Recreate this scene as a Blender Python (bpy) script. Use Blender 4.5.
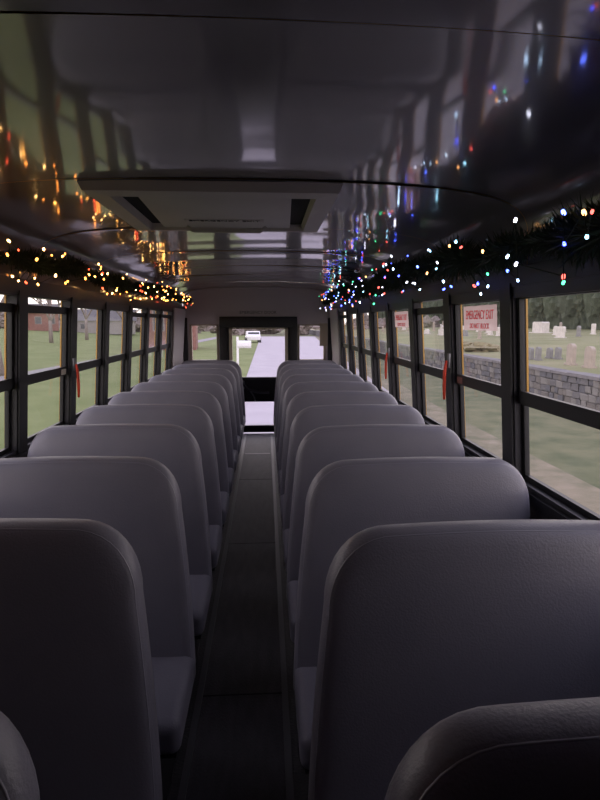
import bpy, bmesh, math, random
from mathutils import Vector, Matrix
for o in list(bpy.data.objects):
    bpy.data.objects.remove(o)
S = bpy.context.scene
COL = S.collection
PI = math.pi
rnd = random.Random(7)

# ------------------------------------------------------------ camera
CAMX, CAMZ = 0.115, 1.72
cam_d = bpy.data.cameras.new('camera')
cam = bpy.data.objects.new('camera', cam_d)
COL.objects.link(cam)
cam.location = (CAMX, 0, CAMZ)
cam.rotation_euler = (math.radians(90 - 7.93), 0, math.radians(-3.47))
cam_d.sensor_fit = 'HORIZONTAL'
cam_d.sensor_width = 36
cam_d.lens = 33.6
cam_d.clip_start = 0.02
cam_d.clip_end = 600
S.camera = cam

# ------------------------------------------------------------ sky (dull dusk overcast) and exposure
W = bpy.data.worlds.new('dusk_sky')
S.world = W
W.use_nodes = True
wn = W.node_tree
bg = wn.nodes['Background']
tc = wn.nodes.new('ShaderNodeTexCoord')
sep = wn.nodes.new('ShaderNodeSeparateXYZ')
ramp = wn.nodes.new('ShaderNodeValToRGB')
wn.links.new(tc.outputs['Generated'], sep.inputs[0])
wn.links.new(sep.outputs['Z'], ramp.inputs[0])
wn.links.new(ramp.outputs[0], bg.inputs['Color'])
ramp.color_ramp.elements[0].position = 0.0
ramp.color_ramp.elements[0].color = (0.90, 0.79, 0.77, 1)
ramp.color_ramp.elements[1].position = 0.9
ramp.color_ramp.elements[1].color = (0.33, 0.34, 0.50, 1)
bg.inputs['Strength'].default_value = 2.3
S.view_settings.view_transform = 'Standard'
S.view_settings.look = 'None'
S.view_settings.gamma = 1
S.view_settings.use_curve_mapping = False
S.view_settings.exposure = 0.5

# ------------------------------------------------------------ materials
def mat(name, col, rough=0.6, metal=0.0, col2=None, scale=8.0, bump=0.0, bscale=40.0, coat=0.0,
        coat_rough=0.1, coat_ior=1.5, emit=None, estr=0.0, stretch=(1, 1, 1), coords='Object', detail=4, spec=0.5, sheen=0.0):
    m = bpy.data.materials.new(name)
    m.use_nodes = True
    nt = m.node_tree
    b = nt.nodes['Principled BSDF']
    b.inputs['Base Color'].default_value = (*col, 1)
    b.inputs['Roughness'].default_value = rough
    b.inputs['Metallic'].default_value = metal
    b.inputs['Specular IOR Level'].default_value = spec
    b.inputs['Coat Weight'].default_value = coat
    b.inputs['Coat IOR'].default_value = coat_ior
    b.inputs['Coat Roughness'].default_value = coat_rough
    b.inputs['Sheen Weight'].default_value = sheen
    if emit:
        b.inputs['Emission Color'].default_value = (*emit, 1)
        b.inputs['Emission Strength'].default_value = estr
    if col2 or bump:
        t = nt.nodes.new('ShaderNodeTexCoord')
        mp = nt.nodes.new('ShaderNodeMapping')
        mp.inputs['Scale'].default_value = stretch
        nt.links.new(t.outputs[coords], mp.inputs[0])
    if col2:
        n = nt.nodes.new('ShaderNodeTexNoise')
        n.inputs['Scale'].default_value = scale
        n.inputs['Detail'].default_value = detail
        nt.links.new(mp.outputs[0], n.inputs['Vector'])
        r = nt.nodes.new('ShaderNodeValToRGB')
        r.color_ramp.elements[0].position = 0.35
        r.color_ramp.elements[1].position = 0.65
        r.color_ramp.elements[0].color = (*col, 1)
        r.color_ramp.elements[1].color = (*col2, 1)
        nt.links.new(n.outputs['Fac'], r.inputs[0])
        nt.links.new(r.outputs[0], b.inputs['Base Color'])
    if bump:
        n2 = nt.nodes.new('ShaderNodeTexNoise')
        n2.inputs['Scale'].default_value = bscale
        n2.inputs['Detail'].default_value = 3
        nt.links.new(mp.outputs[0], n2.inputs['Vector'])
        bp = nt.nodes.new('ShaderNodeBump')
        bp.inputs['Strength'].default_value = bump
        bp.inputs['Distance'].default_value = 0.02
        nt.links.new(n2.outputs['Fac'], bp.inputs['Height'])
        nt.links.new(bp.outputs[0], b.inputs['Normal'])
    return m

def glass_mat(name, tint, gloss=0.5, film=0.04):
    m = bpy.data.materials.new(name)
    m.use_nodes = True
    nt = m.node_tree
    nt.nodes.remove(nt.nodes['Principled BSDF'])
    out = nt.nodes['Material Output']
    tr = nt.nodes.new('ShaderNodeBsdfTransparent')
    tr.inputs['Color'].default_value = (*tint, 1)
    gl = nt.nodes.new('ShaderNodeBsdfGlossy')
    gl.inputs['Roughness'].default_value = 0.03
    di = nt.nodes.new('ShaderNodeBsdfTranslucent')
    di.inputs['Color'].default_value = (0.8, 0.78, 0.76, 1)
    lw_ = nt.nodes.new('ShaderNodeLayerWeight')
    lw_.inputs['Blend'].default_value = 0.5
    fr = nt.nodes.new('ShaderNodeMath')
    fr.operation = 'POWER'
    fr.inputs[1].default_value = 4.0
    nt.links.new(lw_.outputs['Facing'], fr.inputs[0])
    mul = nt.nodes.new('ShaderNodeMath')
    mul.operation = 'MULTIPLY'
    mul.inputs[1].default_value = gloss
    nt.links.new(fr.outputs[0], mul.inputs[0])
    m1 = nt.nodes.new('ShaderNodeMixShader')
    m1.inputs[0].default_value = film
    nt.links.new(tr.outputs[0], m1.inputs[1])
    nt.links.new(di.outputs[0], m1.inputs[2])
    m2 = nt.nodes.new('ShaderNodeMixShader')
    nt.links.new(mul.outputs[0], m2.inputs[0])
    nt.links.new(m1.outputs[0], m2.inputs[1])
    nt.links.new(gl.outputs[0], m2.inputs[2])
    nt.links.new(m2.outputs[0], out.inputs['Surface'])
    return m

M = {}
M['ceiling'] = mat('ceiling_paint', (0.125, 0.118, 0.132), 0.3, 0.0, col2=(0.14, 0.132, 0.146), scale=1.3,
                   bump=0.17, bscale=2.2, coat=1.0, coat_rough=0.07, coat_ior=1.6, stretch=(1.6, 0.5, 1), coords='Object')
M['panel'] = mat('painted_panel', (0.66, 0.61, 0.64), 0.45, 0.0, bump=0.03, bscale=60)
M['kick'] = mat('dark_kick_panel', (0.05, 0.05, 0.058), 0.5)
M['dark_gap'] = mat('dark_gap', (0.01, 0.01, 0.012), 0.9)
M['vinyl'] = mat('seat_vinyl', (0.215, 0.208, 0.255), 0.40, col2=(0.24, 0.23, 0.275), scale=5, bump=0.10, bscale=170, sheen=0.08)
M['welt'] = mat('vinyl_welt', (0.27, 0.265, 0.31), 0.38)
M['black'] = mat('black_paint', (0.012, 0.012, 0.015), 0.45, bump=0.03, bscale=90)
M['alu'] = mat('dark_aluminium', (0.05, 0.048, 0.055), 0.45, 0.4)
M['steel'] = mat('grey_steel', (0.22, 0.22, 0.24), 0.4, 0.7)
M['rubber'] = mat('floor_rubber', (0.018, 0.018, 0.022), 0.5, col2=(0.03, 0.029, 0.033), scale=14, bump=0.25, bscale=90)
M['runner'] = mat('aisle_rubber', (0.024, 0.022, 0.030), 0.55, col2=(0.042, 0.038, 0.048), scale=9, bump=0.35, bscale=120, stretch=(3, 0.6, 1))
M['trim'] = mat('floor_trim', (0.10, 0.10, 0.11), 0.45, 0.4)
M['yellow'] = mat('bus_yellow', (0.72, 0.38, 0.05), 0.45, coat=0.2)
M['beige'] = mat('beige_seal', (0.55, 0.47, 0.36), 0.6)
M['red'] = mat('red_lever', (0.85, 0.07, 0.03), 0.4)
M['glass'] = glass_mat('window_glass', (0.96, 0.96, 0.95), 0.35, 0.010)
M['rear_glass'] = glass_mat('rear_glass', (0.98, 0.97, 0.98), 0.3, 0.010)
M['sticker'] = mat('pale_sticker', (0.6, 0.58, 0.52), 0.6)
M['ink_red'] = mat('red_ink', (0.55, 0.05, 0.06), 0.6)
M['ink_dark'] = mat('dark_ink', (0.05, 0.05, 0.055), 0.6)
M['plastic'] = mat('hatch_plastic', (0.50, 0.47, 0.47), 0.55, col2=(0.55, 0.52, 0.51), scale=3, bump=0.05, bscale=40)
M['needle'] = mat('garland_needle', (0.015, 0.035, 0.016), 0.6, col2=(0.03, 0.05, 0.022), scale=20)
M['wire'] = mat('green_wire', (0.012, 0.03, 0.015), 0.5)
M['grass'] = mat('verge_grass', (0.075, 0.092, 0.036), 0.95, col2=(0.155, 0.15, 0.075), scale=1.3, bump=0.5, bscale=7, detail=8, coords='Object')
M['lawn'] = mat('lawn_grass', (0.12, 0.158, 0.036), 0.95, col2=(0.175, 0.205, 0.065), scale=0.5, bump=0.5, bscale=7, detail=8)
M['dirt'] = mat('verge_dirt', (0.26, 0.215, 0.15), 0.95, col2=(0.13, 0.125, 0.07), scale=1.6, detail=8)
M['asphalt'] = mat('asphalt', (0.36, 0.33, 0.36), 0.8, col2=(0.41, 0.375, 0.405), scale=0.8, bump=0.1, bscale=30)
M['path'] = mat('pale_path', (0.27, 0.25, 0.27), 0.85, col2=(0.22, 0.21, 0.22), scale=2)
M['cemetery'] = mat('cemetery_grass', (0.15, 0.16, 0.062), 0.95, col2=(0.24, 0.225, 0.12), scale=0.22, bump=0.4, bscale=5, detail=7)
STONES = [mat('wall_stone_%s' % n, c, 0.9, col2=c2, scale=6, bump=0.4, bscale=18) for n, c, c2 in (
    ('grey', (0.11, 0.105, 0.115), (0.16, 0.15, 0.155)), ('warm', (0.13, 0.118, 0.112), (0.18, 0.16, 0.148)),
    ('blue', (0.095, 0.095, 0.11), (0.135, 0.13, 0.145)), ('pale', (0.19, 0.18, 0.175), (0.24, 0.22, 0.215)))]
M['mortar'] = mat('mortar', (0.11, 0.105, 0.11), 0.95, bump=0.4, bscale=30)
M['cap'] = mat('cap_stone', (0.20, 0.185, 0.195), 0.9, col2=(0.16, 0.15, 0.16), scale=4, bump=0.3, bscale=20)
M['white_stone'] = mat('white_marble', (0.68, 0.63, 0.59), 0.7, col2=(0.55, 0.51, 0.47), scale=3)
M['tan_stone'] = mat('tan_gravestone', (0.42, 0.35, 0.29), 0.85, col2=(0.34, 0.29, 0.25), scale=5)
M['grey_stone'] = mat('grey_gravestone', (0.20, 0.195, 0.195), 0.85, col2=(0.27, 0.26, 0.25), scale=5)
M['evergreen'] = mat('evergreen_leaf', (0.05, 0.066, 0.042), 0.95, col2=(0.085, 0.10, 0.068), scale=1.6, bump=1.0, bscale=5, detail=8)
M['bark'] = mat('bark', (0.20, 0.16, 0.14), 0.95, col2=(0.28, 0.24, 0.21), scale=9, bump=0.6, bscale=24, stretch=(1, 1, 0.2))
M['twigs'] = mat('bare_twigs', (0.19, 0.155, 0.14), 1.0, col2=(0.26, 0.22, 0.20), scale=1.0, bump=1.0, bscale=4, detail=8)
M['shrub'] = mat('dry_shrub', (0.20, 0.16, 0.09), 1.0, col2=(0.30, 0.27, 0.16), scale=4, bump=0.8, bscale=14)
M['brick'] = mat('brick_wall', (0.20, 0.09, 0.075), 0.9, col2=(0.26, 0.13, 0.105), scale=3, bump=0.2, bscale=30)
M['roof_tile'] = mat('roof_shingle', (0.13, 0.12, 0.125), 0.9, col2=(0.17, 0.16, 0.165), scale=4)
M['white_paint'] = mat('white_paint', (0.82, 0.81, 0.82), 0.5)
M['siding'] = mat('pale_siding', (0.30, 0.28, 0.27), 0.8)
M['tyre'] = mat('tyre_rubber', (0.02, 0.02, 0.02), 0.8)
M['dark_glass'] = mat('dark_window_glass', (0.05, 0.055, 0.065), 0.1)

# ------------------------------------------------------------ helpers
class MB:
    def __init__(s):
        s.v, s.f = [], []
    def quad(s, *p):
        i = len(s.v); s.v += [tuple(q) for q in p]; s.f.append(tuple(range(i, i + len(p))))
        return s
    def box(s, x0, x1, y0, y1, z0, z1):
        if x0 > x1: x0, x1 = x1, x0
        i = len(s.v)
        s.v += [(x, y, z) for z in (z0, z1) for y in (y0, y1) for x in (x0, x1)]
        for f in ((0, 2, 3, 1), (4, 5, 7, 6), (0, 1, 5, 4), (2, 6, 7, 3), (0, 4, 6, 2), (1, 3, 7, 5)):
            s.f.append(tuple(i + k for k in f))
        return s
    def tube(s, pts, r, n=8, closed=False, caps=True):
        pts = [Vector(p) for p in pts]
        i0 = len(s.v); m = len(pts)
        rs = r if isinstance(r, (list, tuple)) else [r] * m
        up = Vector((0, 0, 1)); last = None
        for k, p in enumerate(pts):
            a = pts[(k - 1) % m] if (closed or k > 0) else pts[k]
            b = pts[(k + 1) % m] if (closed or k < m - 1) else pts[k]
            t = (b - a).normalized()
            if last is None:
                u = t.cross(up)
                if u.length < 0.05: u = t.cross(Vector((1, 0, 0)))
            else:
                u = last - t * last.dot(t)
                if u.length < 1e-4: u = t.cross(up)
            u.normalize(); last = u
            w = t.cross(u)
            for j in range(n):
                a_ = 2 * PI * j / n
                s.v.append(tuple(p + rs[k] * (math.cos(a_) * u + math.sin(a_) * w)))
        for k in range(m if closed else m - 1):
            k2 = (k + 1) % m
            for j in range(n):
                j2 = (j + 1) % n
                s.f.append((i0 + k * n + j, i0 + k * n + j2, i0 + k2 * n + j2, i0 + k2 * n + j))
        if caps and not closed:
            s.f.append(tuple(i0 + j for j in reversed(range(n))))
            s.f.append(tuple(i0 + (m - 1) * n + j for j in range(n)))
        return s
    def xf(s, fn):
        s.v = [tuple(fn(*p)) for p in s.v]; return s
    def mesh(s, name, smooth=False):
        me = bpy.data.meshes.new(name)
        me.from_pydata(s.v, [], s.f); me.update()
        if smooth:
            for p in me.polygons: p.use_smooth = True
        return me
    def build(s, name, material, parent=None, smooth=False, bevel=0.0, kind=None, label=None):
        me = s.mesh(name, smooth)
        bm = bmesh.new(); bm.from_mesh(me)
        bmesh.ops.recalc_face_normals(bm, faces=bm.faces)
        if bevel:
            bmesh.ops.bevel(bm, geom=bm.edges[:], offset=bevel, segments=2, affect='EDGES', profile=0.6)
        bm.to_mesh(me); bm.free()
        if smooth or bevel:
            for p in me.polygons: p.use_smooth = True
            if not smooth:
                me.set_sharp_from_angle(angle=math.radians(50))
        return link(name, me, material, parent, kind, label)

def link(name, me, material, parent=None, kind=None, label=None):
    o = bpy.data.objects.new(name, me)
    COL.objects.link(o)
    if material and not me.materials: me.materials.append(material)
    if parent: o.parent = parent
    if kind: o['kind'] = kind
    if label: o['label'] = label
    return o

def thing(name, label, cat, loc=(0, 0, 0), rz=0, group=None, kind=None):
    o = bpy.data.objects.new(name, None)
    COL.objects.link(o)
    o.empty_display_size = 0.1
    o.location = loc; o.rotation_euler = (0, 0, rz)
    tag(o, label, cat, group, kind)
    return o

def tag(o, label, cat, group=None, kind=None):
    o['label'] = label; o['category'] = cat
    if group: o['group'] = group
    if kind: o['kind'] = kind
    return o

def dup(o, parent=None):
    c = o.copy(); COL.objects.link(c); c.parent = parent
    for ch in list(o.children): dup(ch, c)
    return c

def text_mesh(name, body, size, material, parent, loc, rot, depth=0.0008, sx=1.0):
    cu = bpy.data.curves.new(name, 'FONT')
    cu.body = body; cu.size = size; cu.align_x = 'CENTER'; cu.align_y = 'CENTER'; cu.extrude = depth
    t = bpy.data.objects.new('tmp', cu); COL.objects.link(t)
    dg = bpy.context.evaluated_depsgraph_get()
    me = bpy.data.meshes.new_from_object(t.evaluated_get(dg))
    bpy.data.objects.remove(t)
    me.materials.clear()
    o = link(name, me, material, parent)
    o.location = loc; o.rotation_euler = rot; o.scale = (sx, 1, 1)
    o['kind'] = 'stuff'
    return o

def holes_panel(mb, us, ws, holes, make):
    """grid cells (u0,u1,w0,w1) not inside any hole -> make()"""
    us = sorted(set(us + [h[0] for h in holes] + [h[1] for h in holes]))
    ws = sorted(set(ws + [h[2] for h in holes] + [h[3] for h in holes]))
    for a, b in zip(us, us[1:]):
        for c, d in zip(ws, ws[1:]):
            mu, mw = (a + b) / 2, (c + d) / 2
            if any(h[0] < mu < h[1] and h[2] < mw < h[3] for h in holes): continue
            make(a, b, c, d)

ORD = ['zero', 'first', 'second', 'third', 'fourth', 'fifth', 'sixth', 'seventh', 'eighth', 'ninth', 'tenth', 'eleventh', 'twelfth', 'thirteenth']
# ------------------------------------------------------------ bus shell dimensions (x across, y to the rear, z up, floor z = 0)
YF, YR = -0.75, 8.6
HB = 1.145                       # half width at z = 1.5
TUMBLE = 0.07                    # side walls lean in at the top
Z_SILL, Z_HEAD, Z_TOP = 1.045, 1.815, 1.905
GROUND = -0.95
BAY = 0.765
RIGHT_P = [2.30 + BAY * k for k in range(-2, 8)]
LEFT_P = [2.95 + BAY * k for k in range(-2, 7)]
CW = HB - TUMBLE * (Z_TOP - 1.5) + 0.005
def roof_z(x):
    a = min(1.0, abs(x) / CW)
    return Z_TOP + 0.300 * (1 - a ** 6) ** (1 / 6) + 0.035 * (1 - a * a)
def lean(s):
    return lambda x, y, z: (x + s * TUMBLE * (1.5 - z), y, z)

# ------------------------------------------------------------ floor
fl = MB().box(-1.17, 1.17, YF, YR, -0.06, 0).build('floor', M['rubber'], kind='structure')
tag(fl, 'dark ribbed rubber bus floor running down the aisle', 'floor')
y = YF
runner_edges = [-0.75, 0.6, 2.4, 4.2, 6.0, 7.2, 8.56]
for a, b in zip(runner_edges, runner_edges[1:]):
    MB().box(-0.19, 0.175, a + 0.004, b - 0.004, 0.0, 0.006).build('aisle_runner', M['runner'], fl)
for xx in (-0.205, 0.19):
    MB().box(xx - 0.014, xx + 0.014, YF, 8.56, 0.0, 0.010).build('floor_trim', M['trim'], fl)
MB().box(-0.17, 0.16, 7.17, 7.23, 0.006, 0.009).build('floor_joint', M['trim'], fl)

# ------------------------------------------------------------ ceiling panels
cl = thing('ceiling', 'glossy grey painted metal bus ceiling of lapped panels', 'ceiling', kind='structure')
NX = 48
xs = [CW * math.sin(PI / 2 * (i / (NX / 2) - 1)) for i in range(NX + 1)]
seams = [-0.75, 0.0, 1.05, 2.15, 3.20, 4.25, 5.31, 6.38, 7.45, 8.60]
for k, (a, b) in enumerate(zip(seams, seams[1:])):
    mb = MB(); NY = 14
    ph = rnd.uniform(0, 6)
    for j in range(NY + 1):
        t = j / NY; yy = a + 0.0015 + t * (b - a - 0.003)
        for x in xs:
            sag = -0.005 * math.sin(PI * t) - 0.0016 * math.sin(2 * PI * t * 2 + ph + x * 2.0)
            lip = -0.003 * (1 if t < 0.5 else 0) * max(0, 1 - t * 14)
            w = 1 - (abs(x) / CW) ** 6
            mb.v.append((x, yy, roof_z(x) + (sag + lip) * w))
    n = NX + 1
    for j in range(NY):
        for i in range(NX):
            mb.f.append((j * n + i, j * n + i + 1, (j + 1) * n + i + 1, (j + 1) * n + i))
    mb.build('ceiling_panel', M['ceiling'], cl, smooth=True)
    # rivets along each lap
mb = MB()
for j, yy in enumerate((YF - 0.05, YR + 0.05)):
    for x in xs: mb.v.append((x * 1.03, yy, roof_z(x) + 0.03))
    for x in xs: mb.v.append((x * 1.04, yy, roof_z(x) + 0.06))
n = NX + 1
for i in range(NX):
    mb.f.append((i, i + 1, 2 * n + i + 1, 2 * n + i))
    mb.f.append((n + i, n + i + 1, 3 * n + i + 1, 3 * n + i))
mb.f.append((0, n, 3 * n, 2 * n)); mb.f.append((NX, n + NX, 3 * n + NX, 2 * n + NX))
mb.build('roof_shell', M['yellow'], cl, smooth=True)

# ------------------------------------------------------------ side walls
def side_wall(s, nm, pillars):
    side = 'right' if s > 0 else 'left'
    w = thing('wall_' + side, 'grey %s side wall of the bus with black window posts' % side, 'wall', kind='structure')
    mb = MB().box(s * 1.17, s * 1.20, YF, YR, -0.05, Z_SILL)
    mb.build('lower_panel', M['kick'], w)
    MB().box(s * 1.12, s * 1.185, YF, YR, Z_SILL - 0.05, Z_SILL).xf(lean(s)).build('window_sill', M['black'], w)
    MB().box(s * 1.13, s * 1.185, YF, YR, Z_HEAD + 0.045, Z_TOP + 0.03).xf(lean(s)).build('window_header', M['black'], w)
    MB().box(s * 1.215, s * 1.24, YF, YR, GROUND + 0.35, Z_SILL - 0.03).build('outer_skin', M['yellow'], w)
    MB().box(s * 1.185, s * 1.235, YF, YR, Z_HEAD + 0.05, Z_TOP + 0.07).xf(lean(s)).build('outer_skin', M['yellow'], w)
    for yy in pillars:
        MB().box(s * 1.125, s * 1.185, yy - 0.05, yy + 0.05, Z_SILL, Z_HEAD + 0.06).xf(lean(s)).build('window_post', M['black'], w)
        MB().box(s * 1.185, s * 1.193, yy - 0.066, yy + 0.066, Z_SILL - 0.04, Z_HEAD + 0.06).xf(lean(s)).build('outer_post', M['yellow'], w)
    # blank corner panel next to the rear wall
    MB().box(s * 1.11, s * 1.185, pillars[-1] + 0.05, YR, Z_SILL, Z_TOP).xf(lean(s)).build('corner_panel', M['panel'], w)
    if pillars[0] > YF:
        MB().box(s * 1.11, s * 1.185, YF, pillars[0] - 0.045, Z_SILL, Z_TOP).xf(lean(s)).build('corner_panel', M['panel'], w)  # added blank panel replacing unseen front windows, cuts light on the near rows
    return w
wall_r = side_wall(1, 'wall_right', RIGHT_P)
wall_l = side_wall(-1, 'wall_left', LEFT_P)

# windows: outer frame, two sashes, two panes; some upper sashes hang a little low and leave a slit of light
wcount = [0]
def window(s, y0, y1, gap, label, exitwin=False):
    wcount[0] += 1
    w = thing('window_%d' % wcount[0], label, 'window', kind='structure')
    a, b = y0 + 0.045, y1 - 0.045
    fr = MB()
    for p, q in ((a, a + 0.014), (b - 0.014, b)):
        fr.box(s * 1.135, s * 1.184, p, q, Z_SILL, Z_HEAD + 0.045)
    fr.box(s * 1.135, s * 1.184, a, b, Z_SILL, Z_SILL + 0.02)
    fr.box(s * 1.135, s * 1.184, a, b, Z_HEAD + 0.035 if gap else Z_HEAD, Z_HEAD + 0.046)
    fr.xf(lean(s)).build('frame', M['alu'], w)
    a += 0.014; b -= 0.014
    top = Z_HEAD - 0.005 if gap else Z_HEAD + 0.03
    def sash(nm, z0, z1, xi, tt, tb):
        m = MB()
        m.box(s * xi, s * (xi + 0.02), a, a + 0.024, z0, z1).box(s * xi, s * (xi + 0.02), b - 0.024, b, z0, z1)
        m.box(s * xi, s * (xi + 0.02), a, b, z1 - tt, z1).box(s * xi, s * (xi + 0.02), a, b, z0, z0 + tb)
        f = m.xf(lean(s)).build(nm, M['black'], w)
        MB().box(s * (xi + 0.008), s * (xi + 0.013), a + 0.02, b - 0.02, z0 + tb - 0.004, z1 - tt + 0.004).xf(lean(s)).build('pane', M['glass'], f)
        return f
    sash('upper_sash', 1.385, top, 1.15, 0.042 if gap else 0.034, 0.055)
    sash('lower_sash', Z_SILL + 0.02, 1.43, 1.165, 0.03, 0.022)
    if gap:   # fixed glass strip above the lowered sash
        MB().box(s * 1.172, s * 1.176, a, b, top - 0.01, Z_HEAD + 0.04).xf(lean(s)).build('pane', M['glass'], w)
    return w
nr = len(RIGHT_P) - 1
for k in range(nr):
    i = nr - k
    gap = k in (7, 8)
    window(1, RIGHT_P[k], RIGHT_P[k + 1], k in (3, 8), 'black framed sash window on the right side, %s counted from the rear' % ORD[i])
nl = len(LEFT_P) - 1
for k in range(nl):
    i = nl - k
    window(-1, LEFT_P[k], LEFT_P[k + 1], k in (1, 2, 5, 6, 7), 'black framed sash window on the left side, %s counted from the rear' % ORD[i])

# ------------------------------------------------------------ rear wall with emergency door
wr = thing('wall_rear', 'grey rear wall of the bus above and beside the emergency door', 'wall', kind='structure')
DX0, DX1, DZT = -0.56, 0.57, 1.74
SW = ((-1.03, -0.60, 1.12, 1.685), (0.60, 1.03, 1.12, 1.685))
mb = MB()
ux = [-1.13 + 2.26 * i / 16 for i in range(17)]
def cell(a, b, c, d):
    mb.box(a, b, YR, YR + 0.05, c, d)
holes_panel(mb, ux, [0.0, Z_TOP], [(DX0, DX1, -0.1, DZT)] + list(SW), lambda a, b, c, d: cell(a, b, max(c, 0), d) if d > 0 else None)
for a, b in zip(ux, ux[1:]):
    i = len(mb.v)
    za, zb = roof_z(a) + 0.02, roof_z(b) + 0.02
    mb.v += [(a, YR, Z_TOP), (b, YR, Z_TOP), (b, YR, zb), (a, YR, za), (a, YR + 0.05, Z_TOP), (b, YR + 0.05, Z_TOP), (b, YR + 0.05, zb), (a, YR + 0.05, za)]
    for f in ((0, 1, 2, 3), (7, 6, 5, 4), (3, 2, 6, 7)): mb.f.append(tuple(i + q for q in f))
mb.build('rear_panel', M['panel'], wr)
for s in (-1, 1):   # dark padded corner columns
    MB().box(s * 1.06, s * 1.13, YR - 0.05, YR, 0.0, Z_TOP - 0.12).build('corner_column', M['black'], wr, bevel=0.012)
rbow = MB()
pts = [(x * 0.985, YR - 0.03, roof_z(x) - 0.012) for x in xs[2:-2]]
rbow.tube(pts, 0.018, 6).build('ceiling_trim', M['panel'], wr, smooth=True)
for i, (a, b, c, d) in enumerate(SW):
    wcount[0] += 1
    w = thing('window_%d' % wcount[0], 'small fixed rear window to the %s of the emergency door' % ('left', 'right')[i], 'window', kind='structure')
    f = MB()
    f.box(a, a + 0.03, YR - 0.012, YR + 0.055, c, d).box(b - 0.03, b, YR - 0.012, YR + 0.055, c, d)
    f.box(a, b, YR - 0.012, YR + 0.055, d - 0.02, d).box(a, b, YR - 0.012, YR + 0.055, c, c + 0.03)
    f.build('frame', M['beige'], w)
    MB().box(a + 0.02, b - 0.02, YR + 0.02, YR + 0.026, c + 0.02, d - 0.015).build('pane', M['rear_glass'], w)
dr = thing('door_1', 'rear emergency door with black frame, large upper window and lower window', 'door', (0, 0, 0), kind='structure')
mb = MB()
mb.box(DX0 - 0.02, DX0 + 0.09, YR - 0.06, YR + 0.04, 0, DZT + 0.05).box(DX1 - 0.09, DX1 + 0.02, YR - 0.06, YR + 0.04, 0, DZT + 0.05)
mb.box(DX0 - 0.02, DX1 + 0.02, YR - 0.075, YR + 0.04, DZT - 0.10, DZT + 0.06)
mb.build('door_frame', M['black'], dr, bevel=0.008)
mb = MB()
ULO, UHI = 0.86, 1.635
lw = (-0.40, 0.41, 0.10, 0.50)
uw = (-0.44, 0.45, ULO, UHI)
holes_panel(mb, [DX0 + 0.05, DX1 - 0.05], [0.02, DZT - 0.05], [lw, uw], lambda a, b, c, d: mb.box(a, b, YR - 0.01, YR + 0.03, c, d))
mb.build('door_panel', M['black'], dr)
for nm, (a, b, c, d) in (('upper_pane', uw), ('lower_pane', lw)):
    MB().box(a, b, YR + 0.008, YR + 0.014, c, d).build(nm, M['rear_glass'], dr)
sl = MB()
a, b, c, d = uw
sl.box(a, a + 0.045, YR - 0.03, YR + 0.035, c, d).box(b - 0.045, b, YR - 0.03, YR + 0.035, c, d).box(a, b, YR - 0.03, YR + 0.035, d - 0.02, d)
sl.build('window_seal', M['beige'], dr)
a, b, c, d = lw
sl = MB().box(a, a + 0.03, YR - 0.02, YR + 0.035, c, d).box(b - 0.03, b, YR - 0.02, YR + 0.035, c, d).box(a, b, YR - 0.02, YR + 0.035, c, c + 0.03)
sl.build('window_seal', M['alu'], dr)
MB().box(-0.40, 0.42, YR - 0.05, YR - 0.01, 0.845, 0.885).build('push_bar', M['alu'], dr, bevel=0.006)
MB().tube([(-0.26, YR - 0.06, 0.80), (-0.16, YR - 0.09, 0.70), (-0.02, YR - 0.09, 0.66), (0.16, YR - 0.08, 0.655)], 0.02, 8).build('latch_handle', M['alu'], dr, smooth=True)
MB().box(-0.33, -0.22, YR - 0.06, YR - 0.01, 0.70, 0.83).build('latch_box', M['steel'], dr, bevel=0.01)
MB().tube([(-0.13, YR - 0.07, 0.68), (-0.07, YR - 0.05, 0.58), (-0.06, YR - 0.04, 0.52)], 0.012, 6).build('release_rod', M['steel'], dr, smooth=True)
sg = MB().box(-0.30, 0.30, YR - 0.006, YR - 0.001, 1.815, 1.905).build('door_sign', M['panel'])
tag(sg, 'grey lettered strip above the rear emergency door', 'sign')
text_mesh('lettering', 'EMERGENCY DOOR', 0.062, M['ink_dark'], sg, (0, YR - 0.0075, 1.862), (PI / 2, 0, 0))
sv = MB().box(0.93, 1.05, YR - 0.10, YR - 0.085, 1.36, 1.70).build('sun_visor_flap', M['beige'], bevel=0.004)
tag(sv, 'beige flap hanging over the right edge of the right rear window', 'flap')

# ------------------------------------------------------------ added black light blocker, unseen behind the camera, keeps the near rows dark
wf = thing('wall_front', 'plain black partition closing the front of the bus', 'wall', kind='structure')
mb = MB()
mb.box(-1.17, 1.17, YF - 0.05, YF, 0, 2.0)
for a, b in zip(ux, ux[1:]):
    mb.quad((a, YF - 0.02, 2.0), (b, YF - 0.02, 2.0), (b, YF - 0.02, roof_z(b) + 0.02), (a, YF - 0.02, roof_z(a) + 0.02))
mb.build('front_panel', M['black'], wf)

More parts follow.
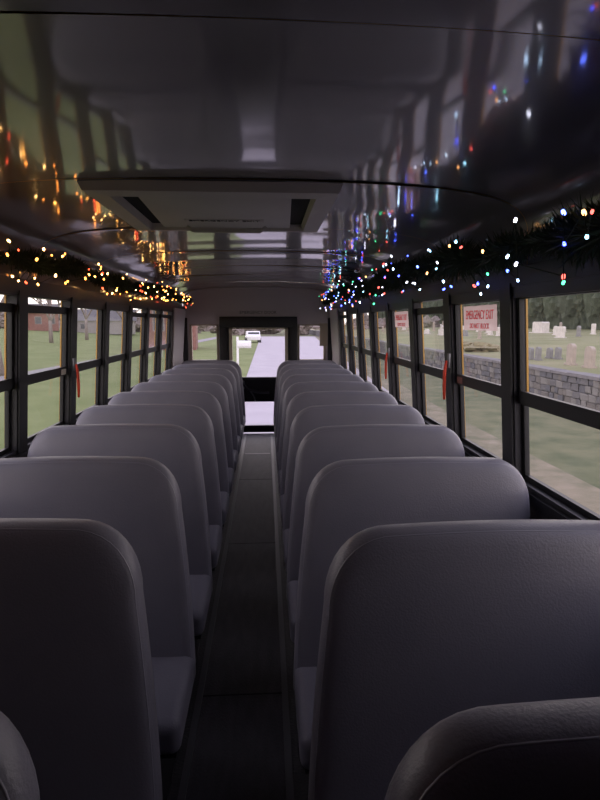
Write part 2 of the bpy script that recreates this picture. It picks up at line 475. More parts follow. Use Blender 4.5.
# ------------------------------------------------------------ bus seats
def half_outline(hw_b, hw_t, z0, z1, r, n=10):
    pts = []
    def hw(z): return hw_b + (hw_t - hw_b) * max(0, (z - z0) / (z1 - z0)) ** 1.6
    for i in range(9):
        z = z0 + (z1 - r - z0) * i / 9; pts.append((hw(z), z))
    cx = hw(z1 - r) - r * 0.92
    for i in range(n + 1):
        t = i / n * PI / 2
        pts.append((cx + r * 0.92 * math.cos(t) ** 0.85, z1 - r + r * math.sin(t) ** 0.95 if t > 0 else z1 - r))
    return pts
def outline(hw_b, hw_t, hw_w, z0, z1, r):
    """closed outline of a backrest (x, z): square foot, round top corners, the aisle edge (-x) tapers more"""
    rt = half_outline(hw_b, hw_w, z0, z1, r * 0.85)
    lf = [(-x, z) for x, z in reversed(half_outline(hw_b, hw_t, z0, z1, r))]
    x0, x1 = rt[-1][0], lf[0][0]
    top = [(x0 + (x1 - x0) * i / 8, z1 + 0.006 * math.sin(PI * i / 8)) for i in range(1, 8)]
    bot = [(-hw_b + 2 * hw_b * i / 8, z0) for i in range(1, 8)]
    return rt + top + lf + bot
BZ0, BZ1 = 0.33, 1.19
def make_seat():
    root = thing('bus_seat', 'seat', 'seat')
    ol = outline(0.465, 0.388, 0.462, BZ0, BZ1, 0.20)
    n = len(ol); cz = 0.75
    loops = [(0.35, -0.058), (0.62, -0.056), (0.82, -0.054), (0.91, -0.051), (0.958, -0.045), (0.980, -0.037), (0.993, -0.024), (1.0, -0.008),
             (1.0, 0.020), (0.99, 0.032), (0.965, 0.042), (0.9, 0.048), (0.6, 0.05)]
    mb = MB()
    def slant(x, y, z):
        t = (z - BZ1) / 0.86
        return (x, y + 0.125 * t, z)
    for sc, d in loops:
        for x, z in ol:
            # uniform inset instead of pure scaling keeps an even rim
            ins = (1 - sc) * 0.465
            xx = x * (1 - ins / 0.465)
            k = (0.43 - ins) / 0.43
            mb.v.append(slant(xx, d, cz + (z - cz) * k))
    for l in range(len(loops) - 1):
        for i in range(n):
            j = (i + 1) % n
            mb.f.append((l * n + i, l * n + j, (l + 1) * n + j, (l + 1) * n + i))
    mb.f.append(tuple(range(n - 1, -1, -1)))
    mb.f.append(tuple((len(loops) - 1) * n + i for i in range(n)))
    br = mb.build('backrest', M['vinyl'], root, smooth=True)
    ins = 0.024 * 0.465
    ring = []
    for x, z in ol[:n - 7]:
        k = (0.43 - ins) / 0.43
        ring.append(slant(x * (1 - ins / 0.465), -0.0355, cz + (z - cz) * k))
    MB().tube(ring, 0.0032, 5).build('welt', M['welt'], br, smooth=True)
    # cushion
    mb = MB().box(-0.462, 0.462, -0.50, -0.075, 0.29, 0.44)
    me = mb.mesh('c'); bm = bmesh.new(); bm.from_mesh(me)
    bmesh.ops.subdivide_edges(bm, edges=bm.edges[:], cuts=3, use_grid_fill=True)
    for v in bm.verts:
        if v.co.z > 0.36:
            v.co.z -= 0.03 * ((v.co.y + 0.075) / 0.425) ** 2 * (1 if v.co.y < -0.1 else 0)
            v.co.z += 0.012 * (1 - (v.co.x / 0.462) ** 2)
    bmesh.ops.recalc_face_normals(bm, faces=bm.faces)
    sharp = [e for e in bm.edges if e.calc_face_angle(0) > 1.0]
    bmesh.ops.bevel(bm, geom=sharp, offset=0.035, segments=4, affect='EDGES', profile=0.5)
    bm.to_mesh(me); bm.free()
    for p in me.polygons: p.use_smooth = True
    link('cushion', me, M['vinyl'], root)
    # frame: cushion rail, aisle side legs, wall bracket
    MB().tube([(-0.44, -0.47, 0.285), (0.44, -0.47, 0.285), (0.44, -0.10, 0.285), (-0.44, -0.10, 0.285)], 0.0125, 8, closed=True).build('seat_frame', M['black'], root, smooth=True)
    for yy, y2 in ((-0.44, -0.46), (-0.13, -0.10)):
        MB().tube([(-0.36, yy, 0.28), (-0.36, y2, 0.012)], 0.0125, 8).build('leg', M['black'], root, smooth=True)
    MB().box(-0.385, -0.335, -0.50, -0.07, 0.0, 0.012).build('foot_rail', M['black'], root)
    return root
ROWY = [0.80 + 0.71 * k for k in range(11)]
proto = make_seat()
first = True
NROW = len(ROWY)
for side, s, cx in (('right', 1, 0.675), ('left', -1, -0.64)):
    for k, yy in enumerate(ROWY):
        if first: o, first = proto, False
        else: o = dup(proto)
        o.location = (cx, yy - (0.125 if s > 0 else 0.03), 0.0)
        if s < 0: o.scale = (-1, 1, 1)
        i = NROW - k
        if k == 0: lab = 'grey vinyl bus seat nearest the viewer, at the bottom %s corner' % side
        elif k == 1: lab = 'large dark grey bus seat on the %s, one row beyond the nearest' % side
        elif i == 1: lab = 'grey high-backed bus seat %s of the aisle, last row by the rear wall' % side
        else: lab = 'grey high-backed bus seat %s of the aisle, %s row counted from the rear' % (side, ORD[i])
        tag(o, lab, 'seat', 'grey high-backed bus seats in rows')

# ------------------------------------------------------------ roof hatch
HX0, HX1, HY0, HY1 = -0.57, 0.41, 2.17, 3.12
hz = roof_z(0.0) - 0.006
ht = thing('roof_hatch', 'grey plastic emergency roof hatch with dark side openings in the ceiling', 'roof hatch', ((HX0 + HX1) / 2, (HY0 + HY1) / 2, hz))
cx, cy = ht.location.x, ht.location.y
def hq(m, lst):                    # ring between two rectangles (x0,x1,y0,y1,z)
    (a, b, c, d, z), (e, f, g, h, w) = lst
    P = [(a, c, z), (b, c, z), (b, d, z), (a, d, z)]; Q = [(e, g, w), (f, g, w), (f, h, w), (e, h, w)]
    i = len(m.v); m.v += P + Q
    for k in range(4):
        m.f.append((i + k, i + (k + 1) % 4, i + 4 + (k + 1) % 4, i + 4 + k))
R0 = (-0.49, 0.49, -0.475, 0.475, 0.0); R1 = (-0.475, 0.475, -0.462, 0.462, -0.035)
R2 = (-0.395, 0.395, -0.385, 0.40, -0.04); R3 = (-0.385, 0.385, -0.375, 0.39, -0.005)
m_ = MB(); hq(m_, (R0, R1)); hq(m_, (R1, R2)); hq(m_, (R2, R3))
m_.build('hatch_frame', M['plastic'], ht)
MB().box(-0.39, 0.39, -0.38, 0.395, -0.007, -0.004).build('dark_well', M['dark_gap'], ht)  # flat black sheet, shade of the side openings put in as colour
# middle cover, tapered towards the sides leaving wedge shaped openings
m_ = MB()
P = [(-0.30, -0.375), (0.30, -0.375), (0.325, 0.385), (-0.325, 0.385)]
for z in (-0.028, -0.008):
    m_.v += [(x, yy, z) for x, yy in P]
m_.f += [(0, 1, 2, 3), (7, 6, 5, 4)] + [(k, (k + 1) % 4, 4 + (k + 1) % 4, 4 + k) for k in range(4)]
m_.build('hatch_cover', M['plastic'], ht, bevel=0.004)
MB().tube([(-0.20, 0.33, -0.03), (-0.17, 0.33, -0.055), (0.17, 0.33, -0.055), (0.20, 0.33, -0.03)], 0.008, 8).build('release_handle', M['plastic'], ht, smooth=True)
lb = MB().box(-0.19, 0.19, 0.14, 0.20, -0.0300, -0.0282).build('label_strip', M['plastic'], ht)
text_mesh('lettering', 'EMERGENCY EXIT', 0.045, M['ink_dark'], lb, (0, 0.17, -0.0312), (PI, 0, 0), sx=0.95)

# ------------------------------------------------------------ red emergency levers, stickers and exit signs
def wall_x(s, base, z): return s * (base + TUMBLE * (1.5 - z))
def lever(s, yy, z, label):
    t = thing('release_lever', label, 'lever', (wall_x(s, 1.12, z), yy, z), group='red window release levers')
    m = MB(); m.box(-s * 0.012, s * 0.0, -0.014, 0.014, -0.03, 0.05); m.build('bracket', M['steel'], t, bevel=0.003)
    m = MB(); m.tube([(-s * 0.018, 0.0, 0.01), (-s * 0.024, 0.006, -0.05), (-s * 0.024, 0.006, -0.13), (-s * 0.022, 0.004, -0.205)], [0.007, 0.010, 0.010, 0.007], 8)
    m.build('handle', M['red'], t, smooth=True)
    return t
lever(1, RIGHT_P[3] - 0.05, 1.50, 'red release lever on the right window post beside the clear exit sign')
lever(1, RIGHT_P[5] - 0.05, 1.46, 'smaller red release lever further back on the right window posts')
lever(-1, LEFT_P[3] - 0.03, 1.44, 'red release lever on the left window post above the seats')
def sticker(s, yy, label):
    m = MB().box(s * 1.1485, s * 1.1495, yy - 0.04, yy + 0.04, 1.392, 1.427).xf(lean(s)).build('sticker', M['sticker'] if s < 0 else mat('worn_red_sticker', (0.3, 0.13, 0.12), 0.6))
    tag(m, label, 'sticker')
sticker(-1, LEFT_P[3] - 0.12, 'small pale sticker on the left window rail beside the red lever')
sticker(1, RIGHT_P[3] - 0.12, 'small dull red sticker on the right window rail beside the red lever')
def film_mat(name, col, alpha):
    m = bpy.data.materials.new(name); m.use_nodes = True; nt = m.node_tree
    b = nt.nodes['Principled BSDF']; b.inputs['Base Color'].default_value = (*col, 1); b.inputs['Roughness'].default_value = 0.6
    out = nt.nodes['Material Output']
    tl = nt.nodes.new('ShaderNodeBsdfTranslucent'); tl.inputs['Color'].default_value = (*col, 1)
    tr = nt.nodes.new('ShaderNodeBsdfTransparent')
    mx = nt.nodes.new('ShaderNodeMixShader'); mx.inputs[0].default_value = alpha
    nt.links.new(tr.outputs[0], mx.inputs[1]); nt.links.new(tl.outputs[0], mx.inputs[2]); nt.links.new(mx.outputs[0], out.inputs['Surface'])
    return m
M['film'] = film_mat('sign_film', (0.62, 0.50, 0.48), 0.6)
M['film_red'] = film_mat('sign_red_print', (0.70, 0.08, 0.10), 0.75)
def exit_sign(yc, label):
    z0, z1 = 1.680, 1.798
    sg = MB().box(1.1515, 1.1525, yc - 0.21, yc + 0.21, z0, z1).xf(lean(1)).build('exit_sign', M['film'])
    tag(sg, label, 'sign', 'emergency exit signs on the windows')
    rot = Matrix.Rotation(-PI / 2, 3, 'Z') @ Matrix.Rotation(PI / 2, 3, 'X')
    e = rot.to_euler()
    text_mesh('lettering', 'EMERGENCY EXIT', 0.062, M['film_red'], sg, (1.150 + TUMBLE * (1.5 - 1.75), yc, 1.752), e, sx=0.70)
    text_mesh('lettering', 'DO NOT BLOCK', 0.036, M['film_red'], sg, (1.150 + TUMBLE * (1.5 - 1.70), yc, 1.70), e, sx=0.9)
exit_sign((RIGHT_P[2] + RIGHT_P[3]) / 2 - 0.03, 'emergency exit sign with red letters on the second nearest right window')
exit_sign((RIGHT_P[4] + RIGHT_P[5]) / 2, 'smaller emergency exit sign on a right window further back')

# ------------------------------------------------------------ tinsel garlands and fairy lights
def garland(side, s, x0, y0, y1, zfun, rad, seed, label, lights_label, colours, nb, estr):
    r = random.Random(seed)
    N = int((y1 - y0) * 14)
    path = []
    for i in range(N + 1):
        yy = y0 + (y1 - y0) * i / N
        path.append(Vector((s * (x0 + 0.015 * math.sin(yy * 5.1)), yy, zfun(yy) + 0.012 * math.sin(yy * 7.7))))
    g = thing('garland', label, 'garland', path[0], group='evergreen garlands above the windows')
    off = Vector(path[0])
    MB().tube([p - off for p in path], 0.012, 6).build('stem', M['wire'], g, smooth=True)
    mb = MB()
    def clampz(v):
        lim = roof_z(v.x) - 0.012
        if abs(v.x) > CW - 0.03: v.x = math.copysign(CW - 0.03, v.x); lim = roof_z(v.x) - 0.012
        v.z = min(v.z, lim); return v
    for i in range(N * 120):
        t = r.random() * N; k = min(N - 1, int(t)); p = path[k].lerp(path[k + 1], t - k)
        yloc = p.y
        clump = 0.75 + 0.35 * math.sin(yloc * 8.3 + seed) * math.sin(yloc * 3.1)
        a = r.uniform(0, 2 * PI); el = r.uniform(-0.7, 0.7)
        d = Vector((math.cos(a) * math.cos(el), math.sin(el), math.sin(a) * math.cos(el)))
        L = rad * clump * r.uniform(0.55, 1.0)
        q0 = clampz(p + d * L * 0.15); q = clampz(p + d * L)
        side_v = d.cross(Vector((r.uniform(-1, 1), r.uniform(-1, 1), r.uniform(-1, 1)))).normalized() * 0.0030
        mid = clampz(q0.lerp(q, 0.55) + Vector((0, 0, -0.004)))
        mb.quad(q0 - off, mid + side_v - off, q - off, mid - side_v - off)
    nd = mb.build('needles', M['needle'], g, kind='stuff')
    st = thing('string_lights', lights_label, 'string lights', path[0], group='fairy light strings woven into the garlands')
    # wire winding loosely round the garland and the bulbs on it
    wp = []; bl = []
    for i in range(nb):
        t = (i + r.uniform(0.0, 0.9)) / nb * N
        k = min(N - 1, int(t)); p = path[k].lerp(path[k + 1], t - k)
        a = r.uniform(-0.55 * PI, 0.42 * PI)
        rr = rad * r.uniform(0.75, 1.12)
        q = Vector((p.x - s * math.cos(a) * rr, p.y, p.z + math.sin(a) * rr))
        clampz(q); q.z -= 0.012
        bl.append(q); wp.append(q - off)
    MB().tube(wp, 0.002, 4).build('wire', M['wire'], st)
    bm = MB()
    bm.tube([(0, 0, -0.010), (0, 0, -0.007), (0, 0, 0.0), (0, 0, 0.006)], [0.0022, 0.0052, 0.0058, 0.004], 7)
    me0 = bm.mesh('bulb', True)
    meshes = []
    for n_, c, e in colours:
        me = me0.copy(); me.materials.append(mat('bulb_' + side + '_' + n_, c, 0.3, emit=c, estr=estr * e)); meshes.append(me)
    wts = [w for w in (r.random() for _ in range(1))]
    for i, q in enumerate(bl):
        me = meshes[r.randrange(len(meshes))]
        o = link('bulb', me, None, st)
        o.location = q - off
        o.rotation_euler = (r.uniform(-0.8, 0.8), r.uniform(-0.8, 0.8), 0)
        sc = r.uniform(0.6, 1.0); o.scale = (sc, sc, sc)
garland('left', -1, 0.985, -0.6, 8.2, lambda y: 1.965 + 0.012 * min(y, 6) + 0.02 * math.sin(y * 2.3), 0.085, 3,
        'dark evergreen garland along the left edge of the ceiling above the windows',
        'warm amber fairy lights woven through the left garland',
        [('amber', (1.0, 0.42, 0.08), 1.0), ('amber_pale', (1.0, 0.52, 0.16), 1.2), ('amber_deep', (1.0, 0.30, 0.05), 0.7), ('red', (1.0, 0.08, 0.03), 0.5)], 150, 10)
garland('right', 1, 0.985, -0.6, 8.2, lambda y: 1.965 + 0.013 * min(y, 6) + 0.02 * math.sin(y * 2.0 + 1), 0.125, 5,
        'dark evergreen garland along the right edge of the ceiling above the windows',
        'multicoloured blue, green and white fairy lights woven through the right garland',
        [('blue', (0.06, 0.10, 1.0), 1.1), ('blue_deep', (0.05, 0.07, 1.0), 1.3), ('ice', (0.5, 0.7, 1.0), 0.7), ('blue_two', (0.10, 0.16, 1.0), 0.9), ('cyan', (0.35, 0.75, 1.0), 0.5), ('green', (0.06, 0.8, 0.30), 0.6),
         ('amber', (1.0, 0.45, 0.15), 0.5), ('red', (1.0, 0.10, 0.08), 0.4), ('white', (0.8, 0.8, 1.0), 0.5)], 160, 9)

# ------------------------------------------------------------ outside ground
def ground_strip(name, x0, x1, m, label, cat, zf=None, nx=1, y0=-60, y1=260, ny=1, dz=0.0):
    mb = MB()
    for j in range(ny + 1):
        for i in range(nx + 1):
            x = x0 + (x1 - x0) * i / nx
            mb.v.append((x, y0 + (y1 - y0) * j / ny, (zf(x) if zf else GROUND) + dz))
    for j in range(ny):
        for i in range(nx):
            a = j * (nx + 1) + i
            mb.f.append((a, a + 1, a + nx + 2, a + nx + 1))
    o = mb.build(name, m, kind='structure')
    return tag(o, label, cat)
WX = 10.0
EDGE = [(-60, 4.55), (15, 4.55), (50, 6.2), (85, 8.0), (104, 9.2)]
def edge_strip(name, off0, off1, m, label, cat, dz):
    mb = MB()
    for i, (yy, e) in enumerate(EDGE):
        mb.v += [(off0 if off0 < 0 else e + off0, yy, GROUND + dz), (e + off1, yy, GROUND + dz)]
        if i: mb.f.append((2 * i - 2, 2 * i - 1, 2 * i + 1, 2 * i))
    tag(mb.build(name, m, kind='structure'), label, cat)
edge_strip('road', -0.85, 0.0, M['asphalt'], 'pale grey asphalt road running behind the bus', 'road', 0.02)
edge_strip('verge_dirt_strip', 0.0, 0.9, M['dirt'], 'worn dirt and dry grass edge beside the road', 'verge', 0.012)
ground_strip('verge_grass', -0.85, WX + 0.3, M['grass'], 'grass verge between the road and the stone wall', 'grass', dz=0.0)
def lawn_z(x):
    t = min(1, max(0, (-x - 22) / 22)); return GROUND + 1.3 * t * t * (3 - 2 * t)
ground_strip('lawn', -140, -0.85, M['lawn'], 'wide green lawn on the left of the bus', 'lawn', zf=lawn_z, nx=90)
def cem_z(x): return GROUND + 0.98 + 0.75 * min(1, max(0, (x - WX) / 32))
ground_strip('cemetery_ground', WX + 0.25, 200, M['cemetery'], 'pale cemetery grass rising beyond the stone wall', 'grass', zf=cem_z, nx=30)
# pale path curving over the lawn
pm = MB(); pth = []
for i in range(41):
    yy = -20 + 3.2 * i
    xc = -13.6 + 0.055 * (yy + 0) - 0.0 * yy
    pth.append((xc, yy))
for i, (xc, yy) in enumerate(pth):
    pm.v += [(xc - 0.9, yy, GROUND + 0.02), (xc + 0.9, yy, GROUND + 0.02)]
    if i: pm.f.append((2 * i - 2, 2 * i - 1, 2 * i + 1, 2 * i))
tag(pm.build('path', M['path'], kind='structure'), 'pale paved path crossing the left lawn', 'path')

# ------------------------------------------------------------ stone wall
sw = thing('stone_wall', 'long low rubble stone wall with flat cap stones along the cemetery', 'wall', (WX, 0, GROUND), kind='structure')
MB().box(0.02, 0.42, -30, 170, 0, 0.94).build('mortar_core', M['mortar'], sw)
def stone_mesh(i):
    r = random.Random(100 + i)
    bm = bmesh.new(); bmesh.ops.create_cube(bm, size=1)
    for v in bm.verts:
        v.co.y += r.uniform(-0.09, 0.09); v.co.z += r.uniform(-0.10, 0.10); v.co.x += r.uniform(-0.15, 0.15)
    bmesh.ops.bevel(bm, geom=[e for e in bm.edges if all(v.co.x < 0.1 for v in e.verts)], offset=0.09, segments=1, affect='EDGES')
    me = bpy.data.meshes.new('stone'); bm.to_mesh(me); bm.free()
    me.materials.append(STONES[i % 4]); return me
SM = [stone_mesh(i) for i in range(12)]
heights = [0.25, 0.23, 0.24, 0.22]
zc = 0.0; nst = 0
far_mb = MB()
for c, h in enumerate(heights):
    yy = 12.5 + rnd.uniform(0, 0.3)
    while yy < 110:
        w = rnd.uniform(0.22, 0.52)
        if yy < 38 and nst < 298:
            o = link('stone', SM[rnd.randrange(12)], None, sw)
            o.location = (0.02 + rnd.uniform(-0.03, 0.015), yy + w / 2, zc + h / 2 + rnd.uniform(-0.012, 0.012))
            o.scale = (0.10, w * 0.93, h * 0.90); nst += 1
        else:
            d = rnd.uniform(-0.03, 0.0)
            far_mb.box(d - 0.03, 0.05, yy + 0.015, yy + w - 0.015, zc + 0.012, zc + h - 0.012)
        yy += w
    zc += h
far_mb.build('stone', STONES[0], sw, kind='stuff')
cm = MB().box(-0.08, 0.50, -0.5, 0.5, 0, 0.10)
cme = cm.mesh('cap_stone'); cme.materials.append(M['cap'])
yy = 10.0; i = 0
while yy < 110:
    w = rnd.uniform(0.8, 1.15)
    o = link('cap_stone', cme, None, sw); o.location = (rnd.uniform(-0.012, 0.012), yy + w / 2, 0.94); o.scale = (1, w - 0.015, rnd.uniform(0.9, 1.1))
    yy += w

# ------------------------------------------------------------ gravestones
def headstone(w, h, d, m, kind, label, x, yy, rz=0, grp='gravestones in the cemetery'):
    t = thing('gravestone', label, 'gravestone', (x, yy, cem_z(x) - 0.02), rz, grp)
    mb = MB(); P = []
    if kind == 'round':
        P = [(-w / 2, 0.08), (w / 2, 0.08)] + [(w / 2 * math.cos(a), h - w * 0.35 + w * 0.35 * math.sin(a)) for a in [PI * k / 8 for k in range(9)]]
    elif kind == 'block':
        P = [(-w / 2, 0.08), (w / 2, 0.08), (w / 2, h * 0.9), (w * 0.42, h), (-w * 0.42, h), (-w / 2, h * 0.9)]
    else:
        P = [(-w / 2, 0.08), (w / 2, 0.08), (w * 0.32, h * 0.86), (0, h), (-w * 0.32, h * 0.86)]
    n = len(P)
    mb.v = [(-d / 2, -p, q) for p, q in P] + [(d / 2, -p, q) for p, q in P]
    mb.f = [tuple(range(n)), tuple(range(2 * n - 1, n - 1, -1))] + [(k, (k + 1) % n, n + (k + 1) % n, n + k) for k in range(n)]
    mb.build('stone_slab', m, t)
    MB().box(-d * 0.8, d * 0.8, -w * 0.62, w * 0.62, -0.05, 0.09).build('plinth', m, t)
    return t
def px(xp, yp_base):
    """cemetery ground point seen at a pixel of the photograph (used once to survey positions)"""
    L = (xp - 266) / 560.0; D = (yp_base - 322) / 560.0
    z = 20.0
    for _ in range(60):
        X = CAMX + L * z
        drop = CAMZ - cem_z(max(X, WX + 0.3))
        z = 0.5 * z + 0.5 * (drop / max(D, 0.004))
    return CAMX + L * z, z
headstone(2.3, 1.25, 0.8, M['white_stone'], 'block', 'large white block monument near the dark trees', *px(546, 333.0))
headstone(0.42, 0.85, 0.16, M['tan_stone'], 'round', 'tan round-topped gravestone just beyond the stone wall', *px(580, 366))
headstone(0.45, 0.8, 0.16, M['tan_stone'], 'round', 'tan gravestone at the right edge of the nearest right window', *px(600, 369))
near = [(537, 360, 0.34, 0.55), (545, 361, 0.3, 0.6), (557, 359, 0.36, 0.5), (566, 360, 0.34, 0.55)]
for q, (a, b, w, h) in enumerate(near):
    headstone(w, h, 0.14, M['grey_stone'], 'round', 'small grey gravestone behind the stone wall, %s from the left of four' % ORD[q + 1], *px(a, b))
gm = [M['grey_stone'], M['white_stone'], M['tan_stone'], M['white_stone']]
gk = ['round', 'block', 'obelisk', 'round']
gr = random.Random(21)
placed = [(30.0, 60.0)]
while len(placed) < 66:
    X = gr.uniform(18, 37); Y = X * gr.uniform(1.55, 5.5)
    if Y > 104 or Y < 46 or min((X - a) ** 2 + (Y - b) ** 2 for a, b in placed) < 7.0: continue
    placed.append((X, Y))
    q = gr.randrange(4)
    hh = gr.uniform(0.5, 1.1) * (1.7 if gk[q] == 'obelisk' else 1)
    headstone(gr.uniform(0.45, 1.0) if gk[q] != 'obelisk' else 0.5, hh, 0.22, gm[q], gk[q], ('distant grey round-topped gravestone on the cemetery grass', 'distant white block gravestone on the cemetery grass', 'distant tan pointed obelisk on the cemetery grass', 'distant white round-topped gravestone on the cemetery grass')[q], X, Y, gr.uniform(-0.3, 0.3))

# ------------------------------------------------------------ plants
def blob_mesh(name, seed, rx, ry, rz, rough=0.22, sub=4, base=0.0):
    r = random.Random(seed)
    bm = bmesh.new(); bmesh.ops.create_icosphere(bm, subdivisions=sub, radius=1)
    ph = [(Vector((r.uniform(-1, 1), r.uniform(-1, 1), r.uniform(-1, 1))).normalized(), r.uniform(3, 11), r.uniform(0, 6)) for _ in range(14)]
    for v in bm.verts:
        d = v.co.normalized(); k = 1
        for n, f, p in ph: k += rough / 5 * math.sin(f * n.dot(d) + p)
        k += r.uniform(-rough, rough) * 0.35
        v.co = Vector((d.x * rx * k, d.y * ry * k, d.z * rz * k + rz * base))
    me = bpy.data.meshes.new(name); bm.to_mesh(me); bm.free()
    return me
ev = []
for i in range(4):
    me = blob_mesh('foliage', 30 + i, 2.3, 2.0, 3.9, 0.25, 4, 0.92); me.materials.append(M['evergreen']); ev.append(me)
tm = MB().tube([(0, 0, -0.2), (0, 0, 2.0)], [0.3, 0.2], 8).mesh('trunk'); tm.materials.append(M['bark'])
er = random.Random(4)
for row, X0 in ((0, 42.0), (1, 48.0)):
    for k in range(30 if row == 0 else 28):
        X = X0 + er.uniform(-0.3, 0.3); Y = 46 + 5.3 * k + 2.4 * row
        t = thing('evergreen_tree', ('dense dark evergreen tree in the front row behind the cemetery', 'dense dark evergreen tree standing behind the front row of evergreens')[row], 'tree', (X, Y, cem_z(X)), 0, 'evergreen trees behind the cemetery')
        sc = er.uniform(0.98, 1.08) ; t.scale = (sc, sc, sc)
        link('foliage', ev[er.randrange(4)], None, t); link('trunk', tm, None, t)
sh = [blob_mesh('foliage', 60 + i, 0.9, 1.0, 0.34, 0.35, 3, 0.5) for i in range(2)]
for me in sh: me.materials.append(M['shrub'])
for k, (a, b) in enumerate(((464, 349), (486, 351.5))):
    X, Y = px(a, b)
    o = link('shrub', sh[k], None); o.location = (X, Y, cem_z(X) - 0.05)
    tag(o, ('brown dry shrub behind the stone wall, the further one', 'brown dry shrub behind the stone wall, the nearer one')[k], 'shrub')

def bare_tree(x, yy, h, seed, label, lean_=0.0, grp=None, r0=None):
    r = random.Random(seed)
    t = thing('bare_tree', label, 'tree', (x, yy, lawn_z(x)), 0, grp)
    r0 = r0 or h * 0.028
    mb = MB(); tips = []
    base = [Vector((0, 0, -0.1)), Vector((lean_ * 0.3, 0, h * 0.15)), Vector((lean_ * 0.7, 0.1, h * 0.30))]
    mb.tube(base, [r0 * 1.25, r0, r0 * 0.85], 8)
    mb.build('trunk', M['bark'], t, smooth=True)
    bb = MB(); tw = MB()
    def grow(p, d, L, rad, depth):
        m = p + d * L * 0.5 + Vector((r.uniform(-1, 1), r.uniform(-1, 1), 0)) * L * 0.06
        q = p + d * L
        (bb if depth < 2 else tw).tube([p, m, q], [rad, rad * 0.8, rad * 0.6], 6 if depth < 2 else 4, caps=False)
        if depth < 4:
            for _ in range(3 if depth else 4):
                nd = (d + Vector((r.uniform(-1, 1), r.uniform(-1, 1), r.uniform(-0.25, 0.6))) * 0.75).normalized()
                grow(q if r.random() < 0.7 else m, nd, L * r.uniform(0.6, 0.8), rad * 0.58, depth + 1)
    for k in range(3):
        a = k * 2.1 + r.uniform(-0.4, 0.4)
        grow(base[2], Vector((math.cos(a) * 0.55, math.sin(a) * 0.55, 0.85)).normalized(), h * 0.24, r0 * 0.62, 0)
    bb.build('branches', M['bark'], t, smooth=True)
    tw.build('twigs', M['twigs'], t, kind='stuff')
    return t
def lpx(xp, yb):   # a lawn point on the survey
    z = (CAMZ - GROUND) * 560.0 / (yb - 322)
    return CAMX + (xp - 266) / 560.0 * z, z
bare_tree(*lpx(5, 374), 9.0, 11, 'thick forked bare tree at the left edge outside the nearest left window', r0=0.30, lean_=-0.2)
bare_tree(*lpx(58, 343), 9.0, 12, 'slim bare tree on the lawn before the brick house', r0=0.24)
bare_tree(*lpx(92, 340), 10.0, 13, 'bare tree on the lawn outside the third left window', r0=0.22)
bare_tree(*lpx(128, 344), 8.0, 14, 'bare tree further back on the left lawn', r0=0.2)
tw_m = [blob_mesh('crown', 80 + i, 5.5, 5.5, 4.2, 0.35, 4, 0.75) for i in range(3)]
for me in tw_m: me.materials.append(M['twigs'])
tt = MB().tube([(0, 0, -0.2), (0, 0, 2.5)], [0.35, 0.25], 7).mesh('trunk'); tt.materials.append(M['bark'])
dr_ = random.Random(9)
def dist_tree(X, Y, sc, label, grp):
    t = thing('distant_tree', label, 'tree', (X, Y, lawn_z(X)), dr_.uniform(0, 6), grp); t.scale = (sc, sc, sc)
    link('crown', tw_m[dr_.randrange(3)], None, t); link('trunk', tt, None, t)
for k in range(30):
    a = math.radians(60 - k * 2.0)            # the far edge of the lawn, from the left to straight behind
    D = 165 if k % 2 else 138
    dist_tree(CAMX - math.sin(a) * D, math.cos(a) * D, dr_.uniform(0.54, 0.60), 'hazy grey-brown leafless tree on the far side of the lawn', 'far leafless trees beyond the lawn')
for k in range(7):
    dist_tree(-6 + k * 6.6, 116 + (k % 2) * 10, dr_.uniform(0.45, 0.55), 'hazy brown leafless tree at the far end of the road', 'far leafless trees at the end of the road')

# ------------------------------------------------------------ houses, mailbox and car behind the bus
def house(x, yy, w, d, h, rz, wall_m, label, nwin=3, z=GROUND):
    t = thing('house', label, 'house', (x, yy, z), rz)
    MB().box(-w / 2, w / 2, -d / 2, d / 2, -0.1, h).build('house_wall', wall_m, t)
    m = MB(); e = 0.4; rh = w * 0.0 + d * 0.28
    A = [(-w / 2 - e, -d / 2 - e, h), (w / 2 + e, -d / 2 - e, h), (w / 2 + e, d / 2 + e, h), (-w / 2 - e, d / 2 + e, h), (-w / 2 - e, 0, h + rh), (w / 2 + e, 0, h + rh)]
    m.v = A; m.f = [(0, 1, 5, 4), (2, 3, 4, 5), (0, 4, 3), (1, 2, 5), (3, 2, 1, 0)]
    m.build('roof', M['roof_tile'], t)
    MB().box(w * 0.25, w * 0.25 + 0.7, -0.35, 0.35, h, h + rh + 0.8).build('chimney', M['brick'], t)
    for k in range(nwin):
        xx = -w / 2 + w * (k + 0.5) / nwin
        f = MB().box(xx - 0.55, xx + 0.55, -d / 2 - 0.06, -d / 2 + 0.02, h * 0.36, h * 0.80).build('window', M['siding'], t)
        MB().box(xx - 0.45, xx + 0.45, -d / 2 - 0.08, -d / 2 - 0.05, h * 0.36 + 0.1, h * 0.80 - 0.1).build('pane', M['dark_glass'], f)
    return t
house(-40.5, 104, 6.5, 6, 3.0, math.radians(20), M['brick'], 'red brick house across the lawn on the left', z=lawn_z(-40.5))
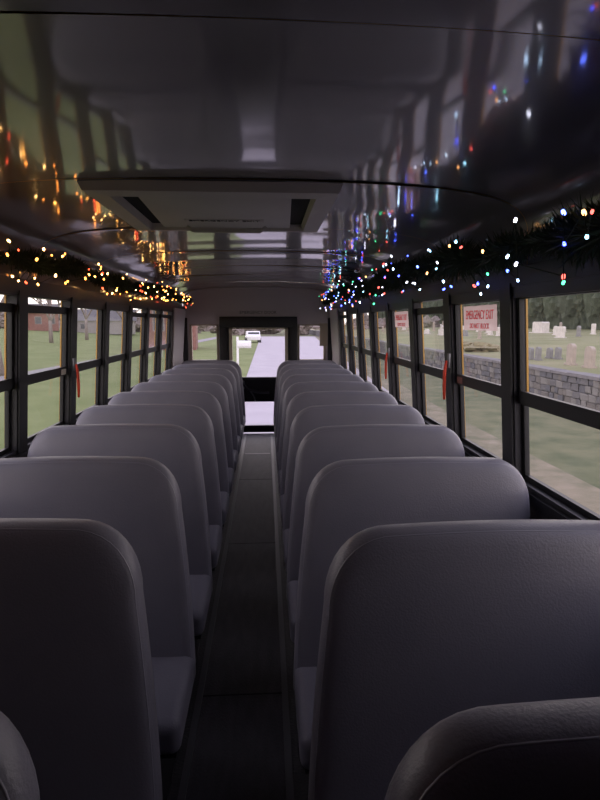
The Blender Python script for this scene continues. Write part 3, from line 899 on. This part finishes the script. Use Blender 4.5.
house(-31.0, 112, 11, 8, 2.4, math.radians(12), M['siding'], 'pale house with a grey roof beyond the left lawn', z=lawn_z(-31))
hx, hy = lpx(193, 350)
house(hx - 2.3, hy + 4, 4.6, 6, 5.0, math.radians(5), M['brick'], 'red brick house seen through the left rear window', 2)
bx, by = lpx(238, 364)
mbx = thing('mailbox', 'white mailbox on a post beside the road behind the bus', 'mailbox', (bx, by, GROUND))
MB().box(-0.07, 0.07, -0.07, 0.07, -0.1, 1.75).build('post', M['white_paint'], mbx)
m = MB(); P = [(0, 0)]
pr = [(-0.16, 0), (0.16, 0), (0.16, 0.2)] + [(0.16 * math.cos(a), 0.2 + 0.16 * math.sin(a)) for a in [PI * k / 6 for k in range(1, 6)]] + [(-0.16, 0.2)]
n = len(pr); m.v = [(0.0, p, 1.15 + q) for p, q in pr] + [(0.85, p, 1.15 + q) for p, q in pr]
m.f = [tuple(range(n)), tuple(range(2 * n - 1, n - 1, -1))] + [(k, (k + 1) % n, n + (k + 1) % n, n + k) for k in range(n)]
m.build('box', M['white_paint'], mbx)
MB().box(-0.05, 0.85, -0.04, 0.04, 1.05, 1.15).build('arm', M['white_paint'], mbx)
cx_, cy_ = lpx(253, 342)
car = thing('car', 'white car parked beside the road far behind the bus', 'car', (cx_, cy_, GROUND), math.radians(6))
m = MB()
prof = [(-2.1, 0.35), (2.1, 0.35), (2.15, 0.8), (1.3, 0.95), (0.7, 1.45), (-1.1, 1.5), (-1.8, 0.98), (-2.15, 0.85)]
n = len(prof); m.v = [(-0.85, p, q) for p, q in prof] + [(0.85, p, q) for p, q in prof]
m.f = [tuple(range(n)), tuple(range(2 * n - 1, n - 1, -1))] + [(k, (k + 1) % n, n + (k + 1) % n, n + k) for k in range(n)]
m.build('body', M['white_paint'], car, bevel=0.06)
MB().box(-0.7, 0.7, -1.62, -1.35, 1.0, 1.36).build('window', M['dark_glass'], car)
for sx in (-0.86, 0.86):
    for yy in (-1.3, 1.3):
        MB().tube([(sx - 0.1, yy, 0.33), (sx + 0.1, yy, 0.33)], 0.33, 14).build('wheel', M['tyre'], car)
